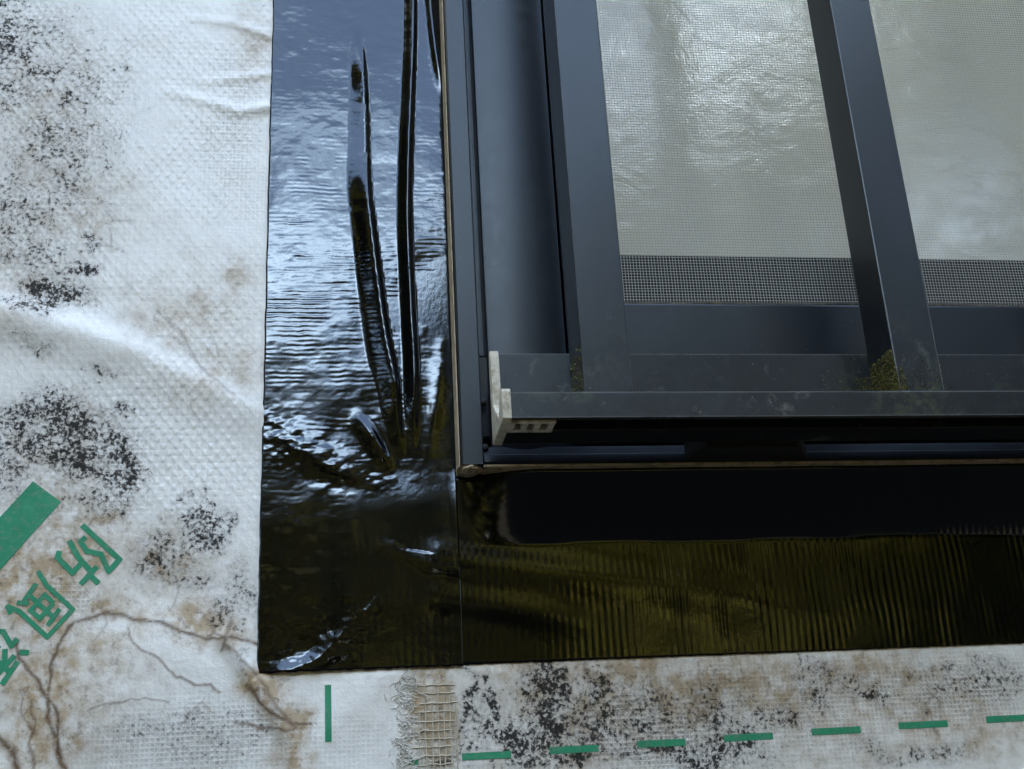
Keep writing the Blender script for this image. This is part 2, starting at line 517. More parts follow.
VEINS = [  # (photo polyline, width mm, strength)
    ([(62, 769), (58, 738), (60, 722), (48, 693), (52, 665), (63, 635), (74, 624), (103, 613), (135, 618), (161, 622), (180, 631), (206, 640), (226, 637), (256, 645)], .9, 1),
    ([(18, 640), (18, 656), (32, 676), (48, 697), (48, 719), (60, 748), (64, 769)], 1.1, 1),
    ([(0, 739), (11, 748), (19, 769)], 1.8, 1),
    ([(127, 627), (132, 642), (155, 658), (174, 676), (193, 685), (213, 685), (222, 693)], .6, .8),
    ([(90, 710), (116, 703), (145, 700), (170, 703)], .5, .6),
    ([(226, 646), (255, 674), (274, 700), (293, 726)], .9, .7),
    ([(248, 685), (267, 706), (290, 724), (311, 724)], 1.0, 1),
    ([(235, 722), (258, 729), (290, 729), (305, 722)], .8, .9),
    ([(206, 640), (214, 632), (226, 637), (232, 622), (224, 650)], .8, .8),
    ([(157, 311), (178, 329), (189, 351), (204, 373), (233, 395)], .7, .55),
    ([(189, 351), (176, 338), (150, 335)], .5, .35),
    ([(105, 212), (115, 222), (135, 220)], .6, .5), ([(108, 230), (110, 245), (122, 250)], .6, .5),
    ([(210, 330), (221, 356)], .5, .45), ([(190, 402), (199, 420)], .4, .4),
    ([(582, 648), (584, 668), (591, 694)], .7, .6), ([(698, 664), (701, 694), (686, 715)], .7, .6), ([(718, 700), (701, 712), (690, 728)], .6, .5),
    ([(30, 700), (34, 720), (28, 745), (36, 769)], .7, .7), ([(20, 690), (22, 712), (30, 730)], .6, .6),
    ([(150, 540), (170, 560), (178, 590), (170, 612)], .5, .35), ([(88, 500), (95, 515), (84, 530)], .5, .4),
    ([(100, 600), (108, 622), (96, 640)], .5, .4), ([(182, 725), (190, 712), (204, 705), (212, 712)], .5, .5),
    ([(650, 665), (640, 690), (648, 706)], .5, .4), ([(760, 655), (768, 690), (758, 715)], .6, .4),
    ([(935, 690), (925, 705), (938, 735)], .7, .5), ([(545, 650), (552, 668), (548, 690)], .6, .6),
]
VEINS = [(wl(p), wd, s) for p, wd, s in VEINS]

# (photo centre, radii in px, amount)
MOULD = [(590, 720, 90, 50, .5), (480, 735, 30, 40, .45), (700, 715, 60, 30, .45), (60, 130, 70, 120, .3), (18, 55, 55, 60, .50), (60, 150, 60, 70, .42), (20, 210, 50, 60, .40), (48, 290, 38, 20, 1.0), (70, 440, 55, 45, .75), (545, 700, 22, 34, 1.0), (535, 745, 40, 26, 1.0), (15, 308, 22, 10, .8), (85, 235, 10, 9, .8), (78, 262, 14, 8, .9),
         (70, 75, 40, 40, .38), (65, 165, 14, 16, .5), (128, 66, 10, 7, .6), (30, 255, 50, 20, .45),
         (50, 420, 62, 28, .82), (15, 455, 40, 32, .85), (72, 460, 40, 30, .85), (118, 470, 20, 42, .80), (125, 415, 14, 12, .6), (110, 378, 18, 6, .6), (90, 440, 50, 40, .5),
         (200, 527, 27, 22, 1.0), (228, 518, 8, 8, .85), (176, 502, 12, 7, .85), (210, 498, 5, 8, .6),
         (160, 560, 28, 28, .52), (190, 580, 24, 18, .45), (214, 620, 14, 14, .6), (240, 600, 18, 40, .45),
         (463, 715, 8, 60, .72), (478, 685, 6, 6, .9), (490, 700, 14, 10, .9), (498, 712, 8, 14, .9), (520, 715, 6, 10, .6),
         (540, 682, 12, 22, 1.0), (556, 692, 16, 22, 1.0), (520, 740, 26, 22, .95), (548, 725, 22, 26, .95), (560, 755, 50, 18, .80), (620, 735, 50, 26, .72), (650, 700, 40, 18, .60),
         (690, 755, 80, 18, .75), (610, 700, 22, 12, .7), (740, 745, 30, 22, .55), (780, 720, 24, 14, .5),
         (835, 672, 40, 16, .48), (870, 680, 20, 12, .6), (808, 692, 18, 14, .6), (970, 690, 50, 22, .48), (960, 672, 60, 10, .4), (940, 755, 40, 12, .4), (880, 750, 30, 14, .4),
         (455, 760, 50, 8, .5), (150, 735, 40, 20, .3), (200, 740, 60, 30, .35), (10, 20, 30, 20, .5), (246, 655, 8, 10, .5), (5, 480, 30, 30, .5), (90, 505, 30, 18, .45), (30, 345, 20, 10, .4)]
BROWN = [(560, 710, 60, 40, .5), (820, 690, 90, 40, .5), (960, 720, 80, 40, .4), (20, 540, 50, 40, .5), (600, 672, 60, 22, .6), (730, 690, 80, 40, .5), (440, 690, 24, 30, .8), (60, 520, 60, 40, .5), (640, 690, 190, 60, .5), (900, 700, 170, 60, .34), (35, 650, 110, 120, .5), (130, 590, 100, 60, .32), (30, 170, 70, 150, .3), (30, 590, 70, 55, .85), (90, 545, 45, 40, .65), (45, 690, 50, 80, .85), (15, 750, 40, 30, .6), (110, 615, 60, 22, .6), (165, 560, 40, 34, .5), (200, 625, 45, 22, .75),
         (262, 690, 22, 26, .9), (285, 722, 26, 24, .95), (292, 755, 22, 22, .7), (432, 715, 26, 60, 1.0), (610, 668, 60, 20, .75), (690, 690, 60, 34, .72), (770, 680, 40, 34, .65),
         (812, 672, 22, 20, .7), (890, 670, 60, 26, .5), (520, 672, 16, 20, .6), (185, 320, 60, 46, .30), (60, 200, 70, 60, .30), (40, 130, 60, 70, .32), (220, 360, 50, 40, .3),
         (20, 290, 40, 20, .3), (240, 280, 25, 20, .35), (60, 450, 60, 50, .3), (600, 740, 120, 30, .4), (850, 750, 100, 26, .28), (960, 700, 90, 40, .3), (255, 40, 22, 30, .35), (110, 232, 16, 18, .3)]
WEAVE = [(840, 700, 220, 50, .55), (640, 740, 120, 40, .9), (200, 735, 110, 40, .55), (340, 740, 50, 30, .3), (432, 730, 28, 50, .6), (970, 690, 60, 30, .8), (125, 480, 25, 40, .7), (60, 600, 40, 30, .4), (235, 130, 30, 90, .35)]
def blobs(lst, seed, ragged=.55):
    pre = []
    for (cx, cy, rx, ry, a) in lst:
        c = wl([(cx, cy)])[0]; e1 = wl([(cx + rx, cy)])[0]; e2 = wl([(cx, cy + ry)])[0]
        pre.append((c, abs(e1[0] - c[0]), abs(e2[1] - c[1]), a))
    def fn(X, Z):
        out = np.zeros(X.shape)
        wx = X + 9 * fbm(X / 16, Z / 16, seed, 3); wz = Z + 9 * fbm(X / 16 + 40, Z / 16 + 9, seed + 5, 3)
        for c, rx, rz, a in pre:
            d = ((wx - c[0]) / rx) ** 2 + ((wz - c[1]) / rz) ** 2
            out = np.maximum(out, a * np.exp(-.9 * d ** 1.4))
        # weaker random staining carries on over the rest of the wall
        far = smooth01(np.maximum(np.maximum(-205 - X, X - 260) / 60, np.maximum(-125 - Z, Z - 235) / 60))
        out = np.maximum(out, far * smooth01((fbm(X / 70, Z / 70, seed + 9, 4) - .12) / .5) * .8)
        return np.clip(out * (1 + ragged * fbm(X / 7, Z / 7, seed + 3, 3)), 0, 1)
    return fn

RIDGE = wl([(-60, 298), (0, 312), (60, 328), (120, 347), (190, 380), (240, 405), (275, 420)])
W1 = wl([(190, 18), (235, 24), (275, 38)]); W2 = wl([(170, 92), (215, 104), (240, 112), (275, 106)]); W3 = wl([(200, 82), (240, 78), (275, 74)])
FOLD = wl([(228, 640), (250, 672), (272, 706), (292, 742), (300, 790)])
BULGE = wl([(155, 690)])[0]
PUCK = wl([(300, 800), (320, 740), (360, 700), (385, 672)])
def wrap_h(X, Z):
    h = .9 * fbm(X / 45, Z / 45, 21, 3) + .25 * fbm(X / 9, Z / 9, 31, 3)
    d, p, s = seg_dist(X, Z, RIDGE)
    wdt = np.where(s > 0, 4.5 + 3 * (1 - p), 11.0)
    h = h + 4.6 * (1 - .75 * p) * np.exp(-(d / wdt) ** 2)
    for pl, a, wd in ((W1, 1.0, 2.6), (W2, 1.3, 2.8), (W3, .9, 2.4)):
        d, p, s = seg_dist(X, Z, pl)
        h = h + a * (.3 + .7 * p) * np.exp(-(d / wd) ** 2)
    d, p, s = seg_dist(X, Z, FOLD)
    h = h + 2.0 * np.exp(-(d / 4.0) ** 2)
    d, p, s = seg_dist(X, Z, PUCK)
    h = h + .8 * np.exp(-(d / 7.0) ** 2)
    q = ((X - BULGE[0]) / 38) ** 2 + ((Z - BULGE[1]) / 26) ** 2
    h = h + 2.2 * np.exp(-q ** 2)
    for pl, wd, a in VEINS:
        d, p, s = seg_dist(X, Z, pl)
        h = h + .05 * a * np.exp(-(d / (1.1 + wd)) ** 2)
    # pressed flat below the tapes and at the window
    return h
def wrap_vein(X, Z):
    o = np.zeros(X.shape)
    wx = X + 1.6 * fbm(X / 5, Z / 5, 71, 3); wz = Z + 1.6 * fbm(X / 5 + 7, Z / 5, 77, 3)
    for pl, wd, a in VEINS:
        d, p, s = seg_dist(wx, wz, pl)
        o = np.maximum(o, a * np.exp(-(d / (.78 * wd)) ** 2))
    return o
def wrap_emboss(X, Z):
    m = smooth01((Z + 45) / 60)
    return np.clip(m * (.70 + 1.5 * fbm(X / 26, Z / 26, 91, 3)) + .18, 0.08, 1)
def clear_tape(X, Z):          # the wrap lies flat where tape and frame press on it
    ins = smooth01(np.minimum(np.minimum(X + 79, 775 - X), np.minimum(Z + 78, 978 - Z)) / 5)
    return ins
xs = axis_lines(-200, 246, .8, -2600, 3300, 30, (WX0 + 8, WX1 - 8))
zs = axis_lines(-128, 60, .8, -Z0 + 60, 6200, 50, (WZ0 + 8, WZ1 - 8))
zs = np.array(sorted(set(list(zs[zs < 60]) + list(np.round(np.arange(60, 226, 1.0), 3)) + list(zs[zs > 226]))))
xs = np.array(sorted(set(list(xs[(xs < -192) | (xs > -55)]) + list(np.round(np.arange(-192, -55, .45), 3)))))
zs = np.array(sorted(set(list(zs[(zs < -128) | (zs > -58)]) + list(np.round(np.arange(-128, -58, .45), 3)))))
def wrap_height(X, Z): return wrap_h(X, Z) * (1 - clear_tape(X, Z))
keep = lambda x, z: ~((x > WX0 + 8) & (x < WX1 - 8) & (z > WZ0 + 8) & (z < WZ1 - 8))
wrap_root = thing('house_wrap', 'mould-stained white embossed house wrap with green print covering the wall', 'house wrap', (0, 0, -Z0 + 60))
wm = grid_mesh('sheet', xs, zs, wrap_height, keep,
               dict(mould=blobs([(*q[:4], min(1.0, q[4] * (1.3 if q[4] < .6 else 1.1))) for q in MOULD], 200), brown=blobs([(*q[:4], min(1.0, q[4] * 1.3)) for q in BROWN], 300, .8), weave=blobs(WEAVE, 400), vein=wrap_vein, emboss=wrap_emboss))
link('sheet', wm, M['wrap'], wrap_root)

# printed marks: flat ink draped over the sheet
def drape_strip(bm, pl, wid, off=.22, step=1.0):
    """ribbon of width wid (mm) along wall polyline pl; follows the sheet"""
    for i in range(len(pl) - 1):
        a, b = np.array(pl[i], float), np.array(pl[i + 1], float)
        L = np.hypot(*(b - a)); d = (b - a) / max(L, 1e-6); nrm = np.array([-d[1], d[0]])
        a = a - d * wid * .35 * (i > 0); b = b + d * wid * .35 * (i < len(pl) - 2)
        L = np.hypot(*(b - a)); n = max(1, int(L / step)); m = max(1, int(round(wid / 1.2)))
        t = np.linspace(0, 1, n + 1); s = np.linspace(-.5, .5, m + 1)
        Q = a[None, None] + t[:, None, None] * (b - a)[None, None] + s[None, :, None] * wid * nrm[None, None]
        H = wrap_height(Q[..., 0], Q[..., 1]) + off + .004 * i
        V = [[bm.verts.new(world((Q[r, c, 0], -H[r, c], Q[r, c, 1]))) for c in range(m + 1)] for r in range(n + 1)]
        for r in range(n):
            for c in range(m):
                bm.faces.new((V[r][c], V[r + 1][c], V[r + 1][c + 1], V[r][c + 1]))

def ink(name, strokes, wid):
    bm = bmesh.new()
    for k, pl in enumerate(strokes):
        drape_strip(bm, pl, wid, .20 + .006 * k)
    me = bpy.data.meshes.new(name); bm.to_mesh(me); bm.free()
    me.polygons.foreach_set('use_smooth', [True] * len(me.polygons))
    return link(name, me, M['green'], wrap_root)

UPV, RTV = np.array([.736, .677]), np.array([-.677, .736])
def glyph(name, o, wpx, hpx, strokes, wid=2.0):
    o = np.array(o, float)
    res = []
    for st in strokes:
        p = [o + RTV * u * wpx + UPV * v * hpx for u, v in st]
        res.append(wl(p))
    ink(name, res, wid)
glyph('printed_character', (82, 525), 44, 51, [
    [(0, 0), (0, 1), (.36, 1), (.2, .66), (.36, .42), (.30, .2), (.14, .22)],
    [(.72, 1.02), (.72, .78)], [(.46, .77), (1.02, .77)], [(.64, .77), (.60, .4), (.46, .02)], [(.62, .5), (.95, .5), (.92, .08), (.78, .02)]])
glyph('printed_character', (38.5, 571.5), 47, 51, [
    [(0, -.02), (.1, .3), (.1, 1), (.9, 1), (.9, .25), (.99, .02), (1.06, .16)],
    [(.28, .80), (.72, .85)], [(.28, .64), (.72, .64), (.72, .40), (.28, .40), (.28, .64)], [(.5, .82), (.5, .16)], [(.22, .13), (.74, .19)], [(.64, .28), (.80, .1)]], 1.7)
glyph('printed_character', (-5, 618), 47, 51, [
    [(.05, .95), (.18, .8)], [(0, .6), (.2, .6), (.1, .3), (.22, .14), (1, .06)],
    [(.35, .90), (.95, .98)], [(.3, .78), (1, .78)], [(.64, .96), (.64, .52)], [(.6, .76), (.34, .55)], [(.68, .76), (.98, .55)], [(.36, .42), (.9, .42), (.82, .2)], [(.5, .42), (.36, .12)]], 1.9)
a, b2 = np.array([47, 491.5]), np.array([-48, 596.0])
ink('printed_band', [wl([a, b2])], float(np.hypot(*(wl([(34, 480)])[0] - wl([(60, 503)])[0]))))
ink('printed_mark', [wl([(328, 685), (328.5, 742)])], 2.3)
for i in range(12):
    x0 = 462 + i * 87.3; y0_ = 757 - 39 * (x0 - 462) / 548
    x1 = x0 + 49; y1_ = 757 - 39 * (x1 - 462) / 548 + 1
    ink('printed_dash', [wl([(x0, y0_), (x1, y1_)])], 2.45)
ink('printed_dash', [wl([(409, 761.5), (418, 761)])], 2.4)

# bare scrim strip where two lengths of wrap do not quite meet, and the frayed edge beside it
def threads(name, segs, rad, mat, parent, off=.5):
    bm = bmesh.new()
    for pl in segs:
        prev = None
        for k, p in enumerate(pl):
            p = np.array(p, float)
            d = np.array(pl[min(k + 1, len(pl) - 1)], float) - np.array(pl[max(k - 1, 0)], float)
            L = np.hypot(d[0], d[1]) + 1e-6; n = np.array([-d[1], d[0]]) / L * rad
            h = float(wrap_height(np.array([p[0]]), np.array([p[1]]))[0]) + off + (p[2] if len(p) > 2 else 0)
            a_ = bm.verts.new(world((p[0] + n[0], -h + .05, p[1] + n[1]))); c_ = bm.verts.new(world((p[0], -h - rad, p[1])))
            b_ = bm.verts.new(world((p[0] - n[0], -h + .05, p[1] - n[1])))
            if prev:
                bm.faces.new((prev[0], a_, c_, prev[1])); bm.faces.new((prev[1], c_, b_, prev[2]))
            prev = (a_, c_, b_)
    me = bpy.data.meshes.new(name); bm.to_mesh(me); bm.free()
    o = link(name, me, mat, parent); o['kind'] = 'stuff'
    return o
s0, s1 = wl([(424, 690)])[0], wl([(462, 760)])[0]
segs = []
for i in range(7):
    x = s0[0] - 2 + i * 2.3 + random.uniform(-.3, .3)
    segs.append([(x + random.uniform(-.25, .25), z) for z in np.arange(-130, -82 + random.uniform(-8, 6), 2.5)])
for i in range(16):
    z = -128 + i * 3.1 + random.uniform(-.4, .4)
    segs.append([(x, z + random.uniform(-.25, .25)) for x in np.arange(s0[0] - 3.5 + random.uniform(-2, 2), s1[0] + random.uniform(-3, 0), 2.0)])
threads('scrim', segs, .28, M['thread'], wrap_root, .25)
segs = []
for i in range(170):
    p = wl([(388 + random.gauss(12, 6) + random.random() * 4, random.uniform(675, 775))])[0]
    a_ = random.uniform(-1.3, 1.3); L = random.uniform(1.5, 5)
    pts = []
    for k in range(5):
        pts.append((p[0], p[1], .2 + .25 * k * random.random())); a_ += random.uniform(-.5, .5)
        p = p + np.array([math.cos(a_), math.sin(a_)]) * L / 4
    segs.append(pts)
threads('frayed_edge', segs, .16, M['fibre'], wrap_root, .2)

# ------------------------------------------------------------------ flashing tapes
T_A = curve(wl([(360, 30), (365, 100), (367, 180), (371, 220), (381, 300), (387, 340), (395, 380), (398, 420), (403, 458)]))
T_B = curve(wl([(413, -40), (413, 40), (409, 150), (408, 220), (411, 300), (415, 380), (414, 455)]))
T_C = curve(wl([(428, -20), (434, 40), (443, 100)]))
T_D = curve(wl([(352, 408), (372, 436), (392, 474)]))
T_E = curve(wl([(268, 432), (300, 450), (345, 474), (392, 492)]))
T_F = curve(wl([(376, 538), (400, 552), (430, 566), (462, 572)]))
T_G = curve(wl([(282, 676), (318, 660), (345, 634), (360, 616)]))
T_H = curve(wl([(443, 330), (436, 400), (428, 460)]))
def saw(sd, a, b, r=.35):
    """a crease: climbs over a mm on its left, drops over b mm on its right, slightly rounded"""
    t = np.where(sd < 0, 1 + sd / a, 1 - sd / b)
    t = np.clip(t, 0, 1)
    return (1 - r) * t + r * t * t * (3 - 2 * t)
def hump(sd, a, b):
    return np.exp(-(sd / np.where(sd < 0, a, b)) ** 2)
def tape_left_h(X, Z):
    h = .45 + .42 * fbm(X / 34, Z / 34, 501, 3)
    h = h + .05 * fbm(X / 7, Z / 7, 511, 3)
    # cross ribs from stretching the film: each rib of its own strength, fading in and out
    wz = Z + 1.5 * fbm(X / 22, Z / 22, 521, 2) + .55 * fbm(X / 4, Z / 12, 523, 3)
    rows = .45 * np.sin(2 * math.pi * wz / 2.0) * smooth01(.5 + 1.6 * fbm(X / 9, Z / 5, 535, 2)) + .8 * vnoise(wz / 1.5, X / 16, 531) + .5 * vnoise(wz / 1.1, X / 9, 533)
    am = .012 + .055 * smooth01(.45 + 2.0 * fbm(X / 8, Z / 10, 527, 3))
    h = h + am * (.10 + .90 * np.exp(-((Z - 78) / 62) ** 2)) * rows
    d, p, s = seg_dist(X, Z, T_A)
    amp = np.interp(p, [0, .12, .2, .32, .42, .85, 1], [0, 1.8, 1.0, .8, 2.3, 2.2, 0])
    h = h + amp * saw(s * d, np.interp(p, [0, .3, .8, 1], [5, 8.2, 9.5, 4]), 1.7)
    d, p, s = seg_dist(X, Z, T_B)
    h = h + 2.2 * smooth01((1 - p) * 7) * saw(s * d, 4.6, 1.6)
    d, p, s = seg_dist(X, Z, T_C)
    h = h + 1.2 * smooth01((1 - p) * 3) * np.exp(-(d / 1.8) ** 2)
    d, p, s = seg_dist(X, Z, T_D)
    h = h + 1.5 * np.sin(math.pi * p) ** 1.6 * hump(s * d, 3.6, 2.0)
    d, p, s = seg_dist(X, Z, T_E)
    h = h + .75 * np.sin(math.pi * p) * hump(s * d, 3.0, 9.0)
    d, p, s = seg_dist(X, Z, T_F)
    h = h + .55 * smooth01(p * 4) * np.exp(-(d / 2.4) ** 2)
    d, p, s = seg_dist(X, Z, T_G)
    crk = np.exp(-(d / 10) ** 2)
    h = h + 1.25 * (1 - .6 * p) * hump(s * d, 10.0, 3.5)
    d, p, s = seg_dist(X, Z, T_E)
    crk = np.maximum(crk, np.exp(-(d / 9) ** 2))
    h = h + (.05 + .22 * crk) * fbm(X / 4.5, Z / 3.0, 541, 3)
    d, p, s = seg_dist(X, Z, T_H)
    h = h + .35 * np.sin(math.pi * p) * np.exp(-(d / 2.6) ** 2)
    # over the end of the sill tape
    m = smooth01((X + 56) / 16) * smooth01((6 - Z) / 22)
    h = np.maximum(h, .25)
    return h * (1 - m) + m * (np.maximum(.35 * (h - .4), 0) + tape_sill_h(X, np.minimum(Z, -2.5)) + .65)

B_1 = curve(wl([(440, 556), (465, 560), (560, 573), (700, 590), (800, 612), (860, 622)]))
B_2 = curve(wl([(440, 596), (465, 601), (540, 612), (620, 630)]))
def tape_sill_h(X, Z):
    h = .5 + .28 * fbm(X / 40, Z / 40, 601, 3)
    rib = np.sin(X * 2 * math.pi / 2.75 + 3.0 * fbm(X / 25, Z / 25, 611, 2)) + .8 * vnoise(X / 1.3, Z / 40, 613)
    am = .008 + .034 * smooth01((X - 10) / 90) * smooth01(.35 + 1.8 * fbm(X / 9, Z / 12, 617, 3))
    h = h + am * rib * smooth01((-22 - Z) / 8)
    # bridges out to the underside of the frame
    h = h + 10.5 * np.clip((Z + 30 + 1.6 * fbm(X / 30, X * 0, 651, 2)) / 29, 0, 1) ** 1.08 * smooth01((X + 6) / 34)
    d, p, s = seg_dist(X, Z, B_1)
    h = h + .55 * (1 - .4 * p) * smooth01((1 - p) * 2.5) * hump(s * d, 9.0, 6.0)
    d, p, s = seg_dist(X, Z, B_2)
    h = h + .35 * smooth01((1 - p) * 2) * np.exp(-(d / 6.0) ** 2)
    return np.maximum(h, .2)

def tape(name, label, xs, zs, h, y0=0.0, ragged=None):
    me = grid_mesh(name, xs, zs, h, None, None, y0)
    if ragged:
        v = np.zeros(len(me.vertices) * 3); me.vertices.foreach_get('co', v); v = v.reshape(-1, 3); ragged(v)
        me.vertices.foreach_set('co', v.ravel()); me.update()
    o = link(name, me, M['tape'])
    md = o.modifiers.new('thickness', 'SOLIDIFY'); md.thickness = .0005; md.offset = -1 ; md.use_rim = True
    o['label'] = label; o['category'] = 'flashing tape'; o['group'] = 'black flashing tapes round the window'
    return o

def rag_left(v):
    z = v[:, 2] / K - Z0; x = v[:, 0] / K
    lowz = -75.0 + .12 * np.sin(x * .9) + .3 * fbm(x * .9, x * 0 + 3.0, 701, 3) + (x + 77) * .004
    v[:, 2] = np.where(z < -74.6, (lowz + Z0) * K, v[:, 2])
    e = x < -76.4
    v[:, 0] = np.where(e, v[:, 0] + .35 * K * fbm(z / 9, z * 0, 709, 3), v[:, 0])
xl = np.arange(-77.2, -2.3, .7); xl[-1] = -2.3
zl = axis_lines(-74, 232, .42, -75, 975, 14); zl = zl[(zl >= -75) & (zl <= 975)]
zl = np.concatenate([[-75.0], zl[zl > -74.3]])
tape('flashing_tape', 'shiny black tape running upright left of the window, wrinkled', xl, zl, tape_left_h, -.35, rag_left)
def rag_sill(v):
    z = v[:, 2] / K - Z0; x = v[:, 0] / K
    v[:, 2] = np.where(z < -73.6, (-74.3 + .004 * (x - 0) + .25 * fbm(x * .7, x * 0 + 3.0, 731, 3) + Z0) * K, v[:, 2])
xb = axis_lines(-46, 250, .4, -46, 738, 6); zb = np.arange(-74, -2.0, .8); zb[-1] = -2.1
tape('flashing_tape', 'black tape running level below the window, dark and ribbed', xb, zb, tape_sill_h, -.1, rag_sill)
far_h = lambda X, Z: .6 + .4 * fbm(X / 34, Z / 34, 801, 3)
tape('flashing_tape', 'black tape running upright along the far right side of the window', np.arange(694.5, 770, 3.7), np.arange(-75, 975, 6.0), far_h, -.9)
tape('flashing_tape', 'black tape running level above the window', np.arange(-77, 770, 6.0), np.arange(899, 975, 3.7), far_h, -1.6)

# ------------------------------------------------------------------ window frame, sash and glass
win = thing('window', 'black aluminium framed window with patterned glass set in the wall', 'window', ((WX0 + WX1) / 2, 0, WZ0))
def jamb_profile(sgn, x0):
    # (x,y): fin, groove, wide slightly hollow face, return into the opening
    pts = [(0, 5), (0, -13.6), (1.2, -15), (8.6, -15), (9.2, -14.4), (9.2, -3), (12.4, -3), (12.4, -12.2), (13.0, -12.8)]
    for i in range(9):
        t = i / 8
        pts.append((14 + 29 * t, -12.8 - .9 * math.sin(math.pi * t) + .8 * t))
    pts += [(44.6, -11.6), (44.6, 4), (40, 4), (40, 95), (12, 95), (12, 5)]
    return [(x0 + sgn * p[0], p[1]) for p in pts]
prism('jamb', jamb_profile(1, WX0), 'z', WZ0 + .3, WZ1, M['alu'], win)
prism('jamb', jamb_profile(-1, WX1), 'z', WZ0 + .3, WZ1, M['alu'], win)
sill_prof = [(5, 0), (-14, 0), (-15, .9), (-15, 1.7), (-14.4, 3.8), (-13.9, 4.1), (-13.0, 7.4), (-3, 9.2), (-3, 12.4), (-9, 12.4), (-9.6, 13), (-11.6, 45.2), (-12, 46), (2, 46), (2, 62), (95, 72), (95, 10), (5, 10)]
prism('sill', [(p[0], WZ0 + .3 + p[1]) for p in sill_prof], 'x', WX0 + 9.3, WX1 - 9.3, M['alu'], win)
head_prof = [(5, 0), (-14, 0), (-15, -.9), (-15, -8.6), (-3, -9.2), (-3, -12.4), (-12.6, -13), (-12.6, -45), (2, -46), (95, -46), (95, -10), (5, -10)]
prism('head', [(p[0], WZ1 + p[1]) for p in head_prof], 'x', WX0 + 9.3, WX1 - 9.3, M['alu'], win)
# dusty unpainted outer edges
box('edge_strip', WX0 - .35, WX0 - .02, -14.2, 4, WZ0 - .2, WZ1, M['tan'], win, 0)
box('edge_strip', WX1 + .02, WX1 + .35, -14.2, 4, WZ0 - .2, WZ1, M['tan'], win, 0)
box('edge_strip', WX0 + 9, WX1 - 9, -14.4, 4, WZ0 - .6, WZ0 + .28, M['tan'], win, .15)
# crumbled putty at the lower left corner
bm = bmesh.new()
bmesh.ops.create_icosphere(bm, subdivisions=4, radius=1.0)
for v in bm.verts:
    c = v.co.copy()
    n = fbm(np.array([c.x * 2 + 5]), np.array([c.z * 2 + c.y * 1.7]), 911, 3)[0]
    r = 1 + .55 * n
    v.co = Vector(world((WX0 + 3.9 + c.x * r * 4.4, -9.5 + c.y * r * 5.6, WZ0 - .5 + c.z * r * 1.75)))
link('putty', mesh_from_bm('putty', bm, True), M['putty'], win)
# sash with glass deep in the opening
box('sash_stile', 44, 70, 50, 80, 70, 850, M['alu'], win, .8)
box('sash_stile', 622, 648, 50, 80, 70, 850, M['alu'], win, .8)
box('sash_rail', 70.2, 621.8, 50, 80, 71, 122.5, M['black'], win, .8)
box('sash_rail', 70.2, 621.8, 50, 80, 815, 850, M['alu'], win, .8)
box('glass_pane', 64, 628, 74, 79, 116, 820, M['glass'], win, 0)

# ------------------------------------------------------------------ insect screen
scr = thing('insect_screen', 'insect screen of fine grey mesh between the bars and the glass', 'insect screen', ((44 + 648) / 2, 0, 46))
box('stile', 45.2, 61, -4, 7, 47, 850, M['alu'], scr, .6)
box('stile', 632, 646.8, -4, 7, 47, 850, M['alu'], scr, .6)
box('bottom_rail', 61.1, 631.9, -4, 7, 46.2, 71.6, M['alu'], scr, .7)
box('top_rail', 61.1, 631.9, -4, 7, 830, 850, M['alu'], scr, .7)
# wavy spline that clamps the mesh
bm = bmesh.new()
prev = None
for x in np.arange(60.5, 632, 2.0):
    zc = 73.0 + .9 * float(fbm(np.array([x / 18]), np.array([.3]), 951, 2)[0])
    ring = [bm.verts.new(world((x, .5 + 2.0 * math.cos(q), zc + 1.5 * math.sin(q)))) for q in np.linspace(0, 2 * math.pi, 8, endpoint=False)]
    if prev:
        for k in range(8): bm.faces.new((prev[k], prev[(k + 1) % 8], ring[(k + 1) % 8], ring[k]))
    prev = ring
link('spline', mesh_from_bm('spline', bm, True), M['spline'], scr)
bm = bmesh.new()
PIT, RW = 1.34, .125
def wire(bm, pts, ax):
    prev = None
    for p in pts:
        o_ = [(0, -RW), (RW, 0), (0, RW), (-RW, 0)]
        ring = [bm.verts.new(world((p[0] + (a_ if ax == 'z' else 0), p[1] + b_, p[2] + (a_ if ax == 'x' else 0)))) for a_, b_ in o_]
        if prev:
            for k in range(4): bm.faces.new((prev[k], prev[(k + 1) % 4], ring[(k + 1) % 4], ring[k]))
        prev = ring
for i, x in enumerate(np.arange(61, 632, PIT)):
    j = random.uniform(-.09, .09)
    wire(bm, [(x + j + .12 * math.sin(z / 13 + i * .05), .1, z) for z in np.concatenate([np.arange(72, 240, 12), np.arange(240, 832, 148)])], 'z')
for i, z in enumerate(np.arange(72.5, 831, PIT)):
    j = random.uniform(-.09, .09)
    wire(bm, [(x, -.12, z + j + .12 * math.sin(x / 15 + i * .04)) for x in np.arange(61, 640, 30)], 'x')
o = link('mesh', mesh_from_bm('mesh', bm), M['wire'], scr); o['kind'] = 'stuff'

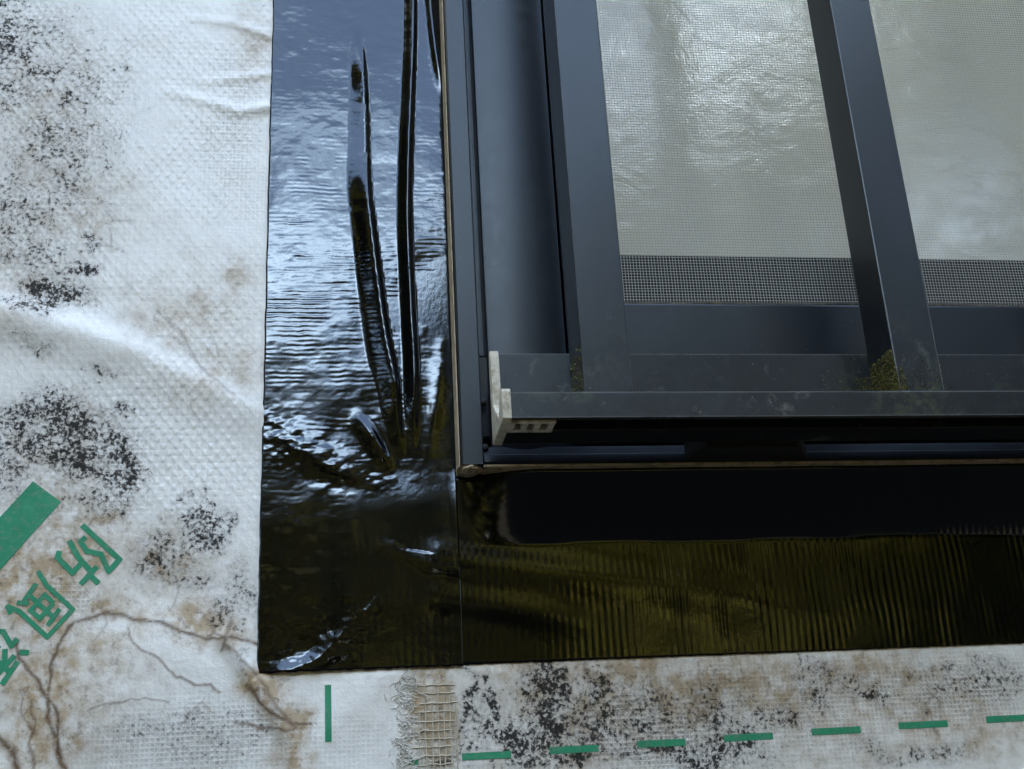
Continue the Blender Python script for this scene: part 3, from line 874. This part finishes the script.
# ------------------------------------------------------------------ window grille
gr = thing('window_grille', 'dark metal security grille with upright bars and mossy bottom rail', 'window grille', (346, -46, 1))
GX0, GX1 = 11.6, 681.0
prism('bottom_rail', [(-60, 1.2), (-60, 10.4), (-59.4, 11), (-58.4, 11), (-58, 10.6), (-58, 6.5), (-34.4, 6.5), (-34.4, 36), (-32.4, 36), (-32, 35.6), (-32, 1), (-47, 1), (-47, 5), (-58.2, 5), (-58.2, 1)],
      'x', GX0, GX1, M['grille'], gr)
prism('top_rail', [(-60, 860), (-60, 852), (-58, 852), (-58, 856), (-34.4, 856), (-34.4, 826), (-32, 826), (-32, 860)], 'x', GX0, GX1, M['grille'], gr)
for i in range(6):
    xc = 48.3 + 119.2 * i
    if xc > 650: break
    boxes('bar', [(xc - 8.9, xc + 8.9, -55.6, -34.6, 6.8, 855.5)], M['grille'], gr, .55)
cap_poly = [(-31.2, 36.4), (-32.4, 37.2), (-35, 36.8), (-36.2, 34), (-37.2, 14), (-50, 4.5), (-53, 6), (-56, 11.2), (-58, 12), (-60.6, 11.8), (-61.2, 10.6), (-61.2, .8), (-60.4, .2), (-32, .2), (-31.2, .8)]
cap = prism('end_cap', cap_poly, 'x', 8.6, 11.9, M['cap'], gr, .35)
prism('end_cap', cap_poly, 'x', 680.9, 684.2, M['cap'], gr, .35)
# cap foot under the rail with three little slots
ft = [(11.6, 28, -58.0, -55.8, .2, 2.2), (11.6, 28, -49.6, -46.8, .2, 2.2)]
for x in (11.6, 16.2, 20.8, 25.6):
    ft.append((x, x + 2.3, -55.8, -49.6, .2, 2.2))
boxes('end_cap_foot', ft, M['cap'], cap, .1)
boxes('slot_backing', [(11.6, 28, -56, -49, 2.6, 3.2)], M['black'], cap)
# fixing bracket behind the rail
prism('bracket', [(86, -15.2), (90, -31.8), (126, -31.8), (136, -15.2)], 'z', -1.2, 6, M['black'], gr, .3)
prism('bracket', [(556, -15.2), (560, -31.8), (596, -31.8), (606, -15.2)], 'z', -1.2, 6, M['black'], gr, .3)
for z in (5.5, 24):
    bm = bmesh.new(); bmesh.ops.create_cone(bm, cap_ends=True, segments=20, radius1=1.5 * K, radius2=1.2 * K, depth=1.4 * K)
    for v in bm.verts: v.co = Vector(world((7.9 + v.co.x / K, -13.9 - v.co.z / K, z + v.co.y / K)))
    link('screw', mesh_from_bm('screw', bm, True), M['black'], win)

# ------------------------------------------------------------------ moss on the foot of the bars
def moss(bm, x0, x1, y0, y1, z0, z1, n, nrm, dens):
    for i in range(n):
        u, v_, w_ = random.random(), random.random(), random.random() ** dens
        p = np.array([x0 + u * (x1 - x0), y0 + v_ * (y1 - y0), z0 + w_ * (z1 - z0)])
        d = np.array(nrm, float) + np.array([random.gauss(0, .6) for _ in range(3)]); d[2] += .3; d /= np.linalg.norm(d)
        L = random.uniform(.25, .75); s = np.cross(d, [random.gauss(0, 1) for _ in range(3)]); s = s / np.linalg.norm(s) * random.uniform(.14, .3)
        a_ = p - s; b_ = p + s; c_ = p + d * L
        bm.faces.new([bm.verts.new(world(q)) for q in (a_, b_, c_)])
bm = bmesh.new()
XB2 = 48.3 + 119.2
moss(bm, XB2 - 9.0, XB2 - 9.0, -55.4, -34.8, 6.6, 30, 5200, (-1, -.2, 0), 1.9)
moss(bm, XB2 - 9.2, XB2 - 6, -55.7, -55.6, 7, 22, 500, (0, -1, 0), 1.8)
moss(bm, XB2 - 16, XB2 - 9, -34.6, -34.5, 7, 26, 900, (0, -1, 0), 1.8)
moss(bm, 39.3, 39.4, -55, -35, 6.6, 32, 900, (-1, 0, 0), 2.2)
moss(bm, XB2 - 30, XB2 + 24, -34.6, -34.5, 6.8, 34, 500, (0, -1, 0), 1.6)
moss(bm, XB2 - 9, XB2 + 8.6, -55.7, -55.6, 11, 26, 160, (0, -1, 0), 1.6)
moss(bm, 57.4, 74, -34.6, -34.5, 6.8, 22, 260, (0, -1, 0), 1.6)
me = bpy.data.meshes.new('moss'); bm.to_mesh(me); bm.free()
mo = link('moss', me, M['moss']); mo['kind'] = 'stuff'; mo['label'] = 'olive moss growing at the foot of the grille bars'; mo['category'] = 'moss'

for o in bpy.data.objects:
    if '_w' in o: del o['_w']
